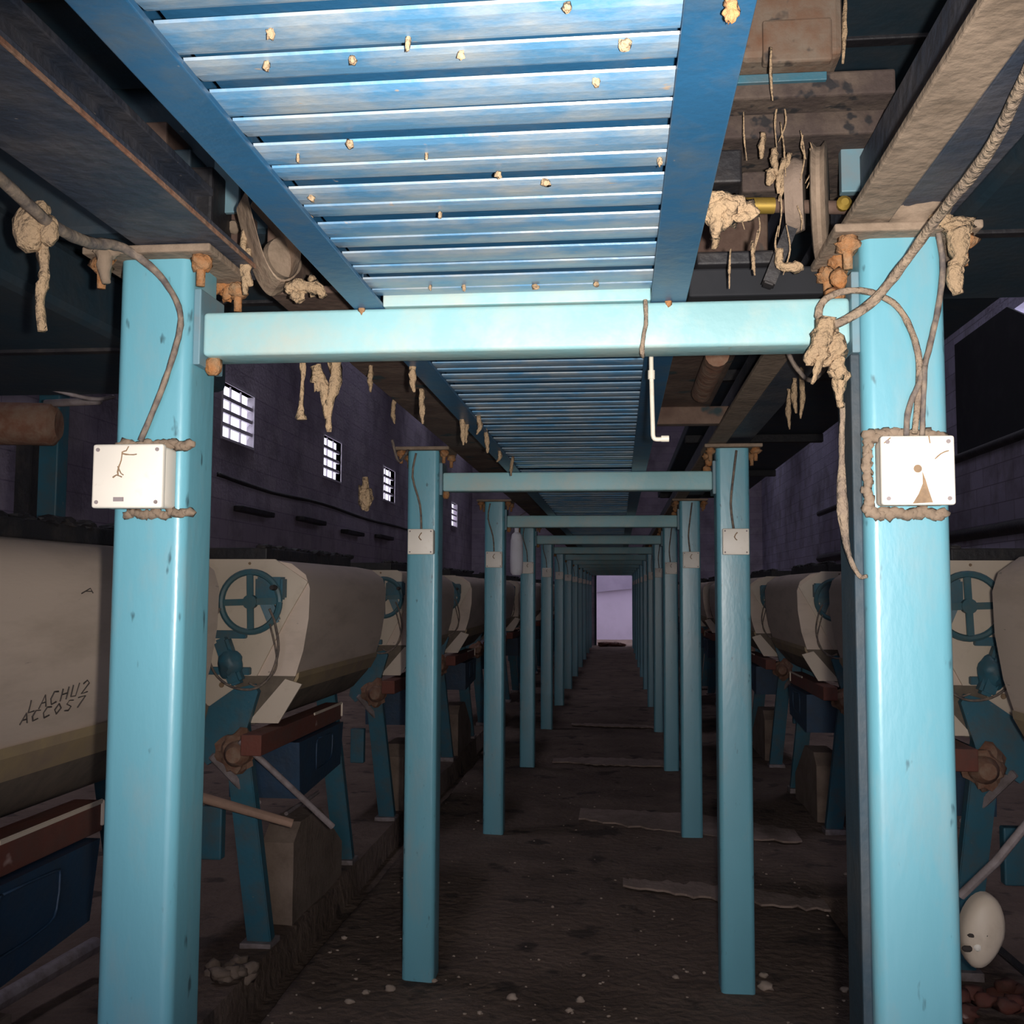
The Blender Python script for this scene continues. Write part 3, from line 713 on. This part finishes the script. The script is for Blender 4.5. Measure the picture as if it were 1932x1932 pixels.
    # legs
    for (ya, yb) in ((y0+.02, y0+.14), (y1-.06, y1+.06)):
        top = P(-1.53, ya, .95); ft = P(-1.45, yb, .07)
        g = MB().bar(top, ft, .10, .055, up=(0, 1, 0), bev=.004)
        lg = g.build('leg', 'mblue', root)
        MB().box(tuple(min(a, b) for a, b in zip(P(-1.52, yb-.06, .04), P(-1.39, yb+.06, .075))), tuple(max(a, b) for a, b in zip(P(-1.52, yb-.06, .04), P(-1.39, yb+.06, .075))), .004).build('foot_plate', 'steel', lg)
    MB().box(tuple(min(a, b) for a, b in zip(P(-1.66, y0, .42), P(-1.575, y0+.05, .63))), tuple(max(a, b) for a, b in zip(P(-1.66, y0, .42), P(-1.575, y0+.05, .63))), .006).build('side_bracket', 'mblue', root)
    g = MB().bar(P(-1.60, y0-.06, .84), P(-1.46, y0+.10, .62), .02, .03)
    g.build('stay', 'steel', root)
    return root
machs = {-1: make_machine(-1), 1: make_machine(1)}
NM = 11
for sd in (-1, 1):
    nm = 'left' if sd < 0 else 'right'
    for k in range(NM):
        r = machs[sd] if k == 0 else copy_tree(machs[sd])
        r.location.y = 1.74+S*k
        if k == 0: r['label'] = 'beige trough machine beside the nearest %s post%s' % (nm, ' with black writing on its side' if sd < 0 else ', cut by the frame edge')
        elif k == 1: r['label'] = 'beige machine with cream end plate and teal handwheel seen just behind nearest %s post' % nm
        else: r['label'] = 'dim beige trough machine standing %s in the %s row' % (ORD[k], nm)
# writing on the nearest left machine's side (handwritten ink, two lines, faded)
left0 = machs[-1]
glyph = {'L': [[(0,1),(0,0),(.6,0)]], 'A': [[(0,0),(.35,1),(.7,0)], [(.15,.4),(.55,.4)]], 'C': [[(.65,.9),(.2,1),(0,.5),(.2,0),(.65,.1)]],
         'H': [[(0,0),(0,1)], [(.6,0),(.6,1)], [(0,.5),(.6,.5)]], 'U': [[(0,1),(0,.1),(.5,0),(.6,1)]], 'D': [[(0,0),(0,1),(.5,.8),(.6,.3),(0,0)]],
         '2': [[(0,.8),(.3,1),(.6,.7),(0,0),(.65,0)]], 'O': [[(.3,1),(0,.5),(.3,0),(.6,.5),(.3,1)]], '7': [[(0,1),(.65,1),(.2,0)]], 'S': [[(.6,.9),(.2,1),(.05,.7),(.55,.35),(.4,0),(0,.1)]]}
def write(txt, p0, p1, hgt, name):
    # p0, p1 are pixels of the base line on the side of the shell
    n = len(txt)
    for i, ch in enumerate(txt):
        for st in glyph.get(ch, []):
            pts = []
            for (u, v) in st:
                t = (i+u*.95)/n
                px = p0[0]+(p1[0]-p0[0])*t+v*6; py = p0[1]+(p1[1]-p0[1])*t-v*hgt
                X = -1.24; q = at(px, py, X=X)
                for _ in range(4):     # slide to the curved shell
                    zz = q.z; X = -1.234 if zz > 1.38 else (-1.235-(1.38-zz)/.13*.02 if zz > 1.25 else -1.255-(1.25-zz)/.10*.03)
                    q = at(px, py, X=X)
                pts.append(q+V((.0012, 0, 0)))
            MB().tube(pts, .0017, 5, .4, 1).build(name, 'ink', left0)
write('LACHU2', (52,1345), (172,1302), 24, 'ink_stroke')
write('ACCOS7', (36,1368), (162,1330), 20, 'ink_stroke')
write('A', (152,1120), (185,1119), 10, 'ink_stroke')
# concrete plinths
pl0 = None
for sd, nm in ((-1, 'left'), (1, 'right')):
    for k in range(1, 5):
        y = 4.45+S*(k-1); fx = (lambda x: x) if sd < 0 else (lambda x: 2*MC-x)
        if k == 1:
            poly = [V((fx(-1.40), y, .03)), V((fx(-1.40), y, .40)), V((fx(-1.40), y+.10, .47)), V((fx(-1.40), y+.40, .47)), V((fx(-1.40), y+.80, .22)), V((fx(-1.40), y+.80, .03))]
            pl0 = MB().prism(poly, V((-.14 if sd < 0 else .14, 0, 0))).build('concrete_plinth', 'concrete'); o = pl0
        else:
            o = pl0.copy(); COL.objects.link(o); o.location.y = S*(k-1)
        tag(o, 'tan concrete plinth with sloped end under the %s machine of the %s row' % (ORD[k], nm), 'plinth', 'concrete plinths under the machines')
# poles and stick
def pole(pts, r, m, label, name='pole', cat='pole'):
    return tag(MB().tube([at(a, b, Y=c) for a, b, c in pts], r, 10, .04, 1).build(name, m, smooth='auto'), label, cat)
pole([(452,1398,3.86),(500,1440,3.9),(628,1560,4.02)], .012, 'steel', 'grey steel rod slanting down from the second left machine', 'steel_rod', 'rod')
pole([(370,1502,3.84),(552,1554,3.92)], [.019,.017], 'wood', 'bare pinkish wooden stick resting on the left concrete plinth', 'wooden_stick', 'stick')
pole([(540,1535,4.55),(600,1495,5.0)], .009, 'steel', 'short thin bar crossing behind the slanting steel rod', 'steel_bar', 'bar')
a, b = at(-30, 1905, Z=.14), at(180, 1782, Z=.16)
tag(MB().tube([a, b], .03, 10, .05, 1).build('pole', 'steel', smooth='auto'), 'grey pole lying on the floor under the nearest left machine', 'pole')
a = at(0, 1880, Z=.1); b = at(90, 1932, Z=.1)
tag(MB().box((a.x-.5, b.y-.2, .03), (a.x+.12, a.y-.12, .10), .01).build('concrete_slab', 'concrete'), 'tan concrete slab on the floor at the lower left corner', 'slab')
pole([(1945,1545,2.9),(1880,1625,2.95),(1812,1690,3.0)], .012, 'steel', 'thin rod slanting under the nearest right machine', 'steel_rod', 'rod')
# oval cream cover behind the right post
c = at(1853, 1757, Y=3.0)
r = empty('oval_cover', c, 'cream oval cover with dark holes low behind the nearest right post', 'cover')
mb = MB(); N_ = 28
rot = Matrix.Rotation(math.radians(12), 3, 'Y')
rings = []
for (sc_, dy) in ((1, .03), (1, 0), (.93, -.018), (.75, -.03), (.4, -.037), (.02, -.04)):
    rings.append([mb.bm.verts.new(c+rot@V((math.cos(2*math.pi*k/N_)*.056*sc_*(1-.18*(math.sin(2*math.pi*k/N_)<0)*abs(math.sin(2*math.pi*k/N_))), dy, math.sin(2*math.pi*k/N_)*.100*sc_))) for k in range(N_)])
for i in range(len(rings)-1):
    for k in range(N_): mb.bm.faces.new((rings[i][k], rings[i][(k+1)%N_], rings[i+1][(k+1)%N_], rings[i+1][k]))
mb.bm.faces.new(rings[0])
mb.build('cap', 'plate', r, smooth='auto')
for (px, py, rr) in ((1833,1765,.010),(1862,1768,.008),(1825,1790,.014)):
    q = at(px, py, Y=c.y-.029); MB().blob(q, (rr, .006, rr*.6), .2, 2, 3, px).build('hole', 'ink', r, smooth=True)
MB().blob(at(1845, 1787, Y=c.y-.03), (.012, .008, .012), .2, 2, 3, 8).build('knob', 'cream', r, smooth=True)
MB().bar(c+V((0.01, .02, -.02)), (2*MC+1.45, c.y+.22, .30), .02, .02).build('mounting_arm', 'dark', r)

# pale strips painting side daylight streaks onto the floor; rubble
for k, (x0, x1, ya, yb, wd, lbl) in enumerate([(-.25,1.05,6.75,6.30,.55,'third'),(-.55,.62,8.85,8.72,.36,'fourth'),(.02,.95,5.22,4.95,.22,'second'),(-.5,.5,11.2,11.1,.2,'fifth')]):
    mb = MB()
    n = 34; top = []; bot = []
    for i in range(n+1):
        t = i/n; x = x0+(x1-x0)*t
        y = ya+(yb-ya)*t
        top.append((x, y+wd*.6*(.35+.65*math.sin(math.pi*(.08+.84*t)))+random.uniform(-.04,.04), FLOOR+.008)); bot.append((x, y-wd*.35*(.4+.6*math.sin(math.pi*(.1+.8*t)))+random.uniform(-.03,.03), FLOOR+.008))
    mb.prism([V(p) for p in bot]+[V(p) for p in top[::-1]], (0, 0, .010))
    tag(mb.build('light_streak', 'streakpale'), 'pale painted daylight streak across the dirt floor near the %s frame' % lbl, 'light streak')
mb = MB()
for k in range(520):
    x = random.uniform(-1.3, 1.0); y = random.choice((random.uniform(1.9, 4.2), random.uniform(1.9, 8)))
    s = random.uniform(.003, .009)
    if any(a-.03 < x < b+.03 for a, b in (LX, RX)): continue
    mb.blob((x, y, floor_z(x, y)+s*.3), (s, s*random.uniform(.6,1.3), s*.55), .4, 1, 3, k)
tag(mb.build('floor_litter', 'dirtloose', smooth=True), 'scattered fine crumbs on the dirt floor', 'litter', kind='stuff')
for k, (px, py, s) in enumerate([(570,1815,.018),(965,1880,.020),(1095,1880,.016),(660,1885,.016),(690,1868,.014),(1440,1840,.018),(1592,1865,.016),(1444,1862,.03),(1275,1838,.012),(905,1905,.010),(820,1845,.012),(650,1770,.014),(1075,1900,.015),(1595,1645,.012),(735,1862,.02)]):
    c = at(px, py, Z=FLOOR+.012)
    o = MB().blob((c.x, c.y, floor_z(c.x, c.y)+s*.4), (s, s*.8, s*.6), .4, 2, 3, k+5).build('rubble_piece', 'dirtloose', smooth=True)
    tag(o, 'small pale rubble piece lying on the dirt floor of the aisle', 'rubble', 'rubble pieces on the aisle floor')
mb = MB()
c = at(430, 1830, Z=FLOOR+.03)
for k in range(12):
    mb.blob(V((c.x+random.uniform(-.09,.09), c.y+random.uniform(-.08,.08), FLOOR+random.uniform(.0,.05))), (.035,.03,.022), .5, 2, 3, k)
tag(mb.build('rubbish_heap', 'concrete', smooth=True), 'small heap of crumbled rubbish right of the nearest left post', 'heap')
c = at(1860, 1890, Z=FLOOR+.03); mb = MB()
for k in range(16):
    mb.blob(V((c.x+random.uniform(-.16,.2), c.y+random.uniform(-.12,.12), FLOOR+random.uniform(.0,.06))), (.04,.035,.022), .5, 2, 3, k+40)
tag(mb.build('rubbish_heap', 'redrail', smooth=True), 'reddish heap of rubbish at the foot of the right machine', 'heap')
mb = MB()
for k in range(10):
    mb.blob(V((-.12+random.uniform(-.3,.2), 27.9+random.uniform(-.1,.1), .02+random.uniform(0,.05))), (.12,.08,.05), .4, 2, 3, k+70)
tag(mb.build('rubbish_heap', 'redrail', smooth=True), 'dark reddish heap on the threshold of the bright far doorway', 'heap')
# things further off: wall cable, hanging white bottle, left post and motor
o = MB().tube([(XL+.04, 9.9, 2.63), (XL+.04, 11.5, 2.60), (XL+.04, 13.5, 2.64), (XL+.04, 16, 2.60), (XL+.04, 18.5, 2.62), (XL+.04, 22, 2.6)], .022, 8, .25, 4).build('wall_cable', 'dark', smooth=True)
tag(o, 'dark sagging cable along the left block wall below the windows', 'cable')
for k in range(4):
    y = 10.4+2.1*k
    o = MB().box((XL+.01, y, 2.30+.04*(k%2)), (XL+.12, y+1.0, 2.36+.04*(k%2)), .01).build('wall_rail', 'dark')
    tag(o, 'dark wall rail below the sagging cable on the left wall', 'rail', 'rails on the left wall')
o = MB().tube([(XR-.06, 6, 2.95), (XR-.06, 12, 2.98), (XR-.06, 20, 2.95)], .05, 8, .1, 3).build('wall_pipe', 'dark', smooth=True)
tag(o, 'dark pipe along the right wall under the boarded window', 'pipe')
o = MB().tube([(XR-.06, 6, 2.1), (XR-.06, 12, 2.12), (XR-.06, 20, 2.1)], .07, 8, .1, 3).build('wall_pipe', 'dark', smooth=True)
tag(o, 'lower dark pipe along the right wall', 'pipe')
r = empty('hanging_bottle', (-.705, 7.2, 1.6), 'white bottle shaped bag hanging between the third and fourth left posts', 'bag')
MB().lathe([(.030, 0), (.043, .02), (.046, .1), (.043, .24), (.034, .285), (.016, .30), (.016, .325), (.02, .335)], (-.705, 7.2, 1.60), n=20).build('bag', 'cloth', r, smooth='auto')
MB().tube([(-.705, 7.2, 1.93), (-.70, 7.2, 2.0), (-.63, 7.2, 2.045)], .003, 6).build('cord', 'cable', r, smooth=True)
a, b = at(72, 770, Y=3.9), at(105, 965, Y=3.9)
tag(MB().box((a.x, 3.9, 1.66), (b.x, 3.98, 2.62), .006).build('side_post', 'mblue'), 'dark teal post standing behind the left machines at frame edge', 'post')
r = empty('gear_motor', at(45, 800, Y=3.4), 'brown rusty gear motor above the left machine at the frame edge', 'motor')
c = at(45, 800, Y=3.4)
MB().lathe([(.05, -.12), (.075, -.10), (.075, .10), (.05, .12)], c, (1, .2, 0), 20).build('motor_body', 'rust', r, smooth='auto')
MB().tube([at(85, 762, Y=3.4), at(190, 756, Y=3.4)], .014, 8, .1, 1).build('shaft', 'steel', r, smooth=True)
MB().bar(c+V((0, .03, -.06)), (c.x, c.y+.03, 1.665), .06, .05).build('pedestal', 'dark', r)
cable('loose_wire', [(-30,690,2.6),(70,725,2.7),(170,752,2.8),(215,748,2.9)], .006, 'steel', 'pale wire sloping across the dark gap at the left frame edge', cat='wire')
cable('loose_wire', [(1480,650,2.2),(1500,690,2.2),(1530,718,2.2),(1560,690,2.1)], .005, 'cable', 'dark wire drooping behind the right lint bundle', cat='wire')
cable('loose_wire', [(740,830,3.7),(752,870,3.75),(770,850,3.85)], .005, 'cable', 'slack wire hanging left of the second left post', cat='wire')

# ---------------------------------------------------------------- light
w = bpy.data.worlds.new('world'); SC.world = w; w.use_nodes = True
bg = w.node_tree.nodes['Background']; bg.inputs[0].default_value = (.86, .84, 1.0, 1); bg.inputs[1].default_value = 2.2
def lamp(name, typ, loc, energy, color, rot=(0,0,0), **kw):
    l = bpy.data.lights.new(name, typ); l.energy = energy; l.color = color
    for k, v_ in kw.items(): setattr(l, k, v_)
    o = bpy.data.objects.new(name, l); COL.objects.link(o); o.location = loc; o.rotation_euler = rot
    return o
fl = lamp('camera_flash', 'SPOT', CAM+V((.045, .03, .01)), 190, (1, .94, .87), shadow_soft_size=.012, spot_size=math.radians(88), spot_blend=1)
fl.matrix_world = Matrix.Translation(fl.location) @ MW.to_4x4() @ Matrix.Rotation(math.radians(-4), 4, 'Y') @ Matrix.Rotation(math.radians(5), 4, 'X')
# added fill lamps over the roof slots and behind the rear opening, all unseen
for (x, sd) in ((-3.7, 'left'), (3.55, 'right')):
    lamp('roof_fill_light', 'AREA', (x, 13.5, ZC+.5), 190, (.80, .80, 1), shape='RECTANGLE', size=.6, size_y=28, spread=math.radians(70))
lamp('rear_fill_light', 'AREA', (0, YB-.6, 1.4), 16, (.9, .95, 1), rot=(math.radians(90), 0, 0), shape='RECTANGLE', size=2.4, size_y=2.2)

SC.view_settings.view_transform = 'Standard'; SC.view_settings.look = 'None'
SC.view_settings.gamma = 1; SC.view_settings.use_curve_mapping = False
SC.view_settings.exposure = 0
try:
    SC.cycles.use_denoising = True; SC.cycles.max_bounces = 6; SC.cycles.sample_clamp_indirect = 3
except Exception: pass
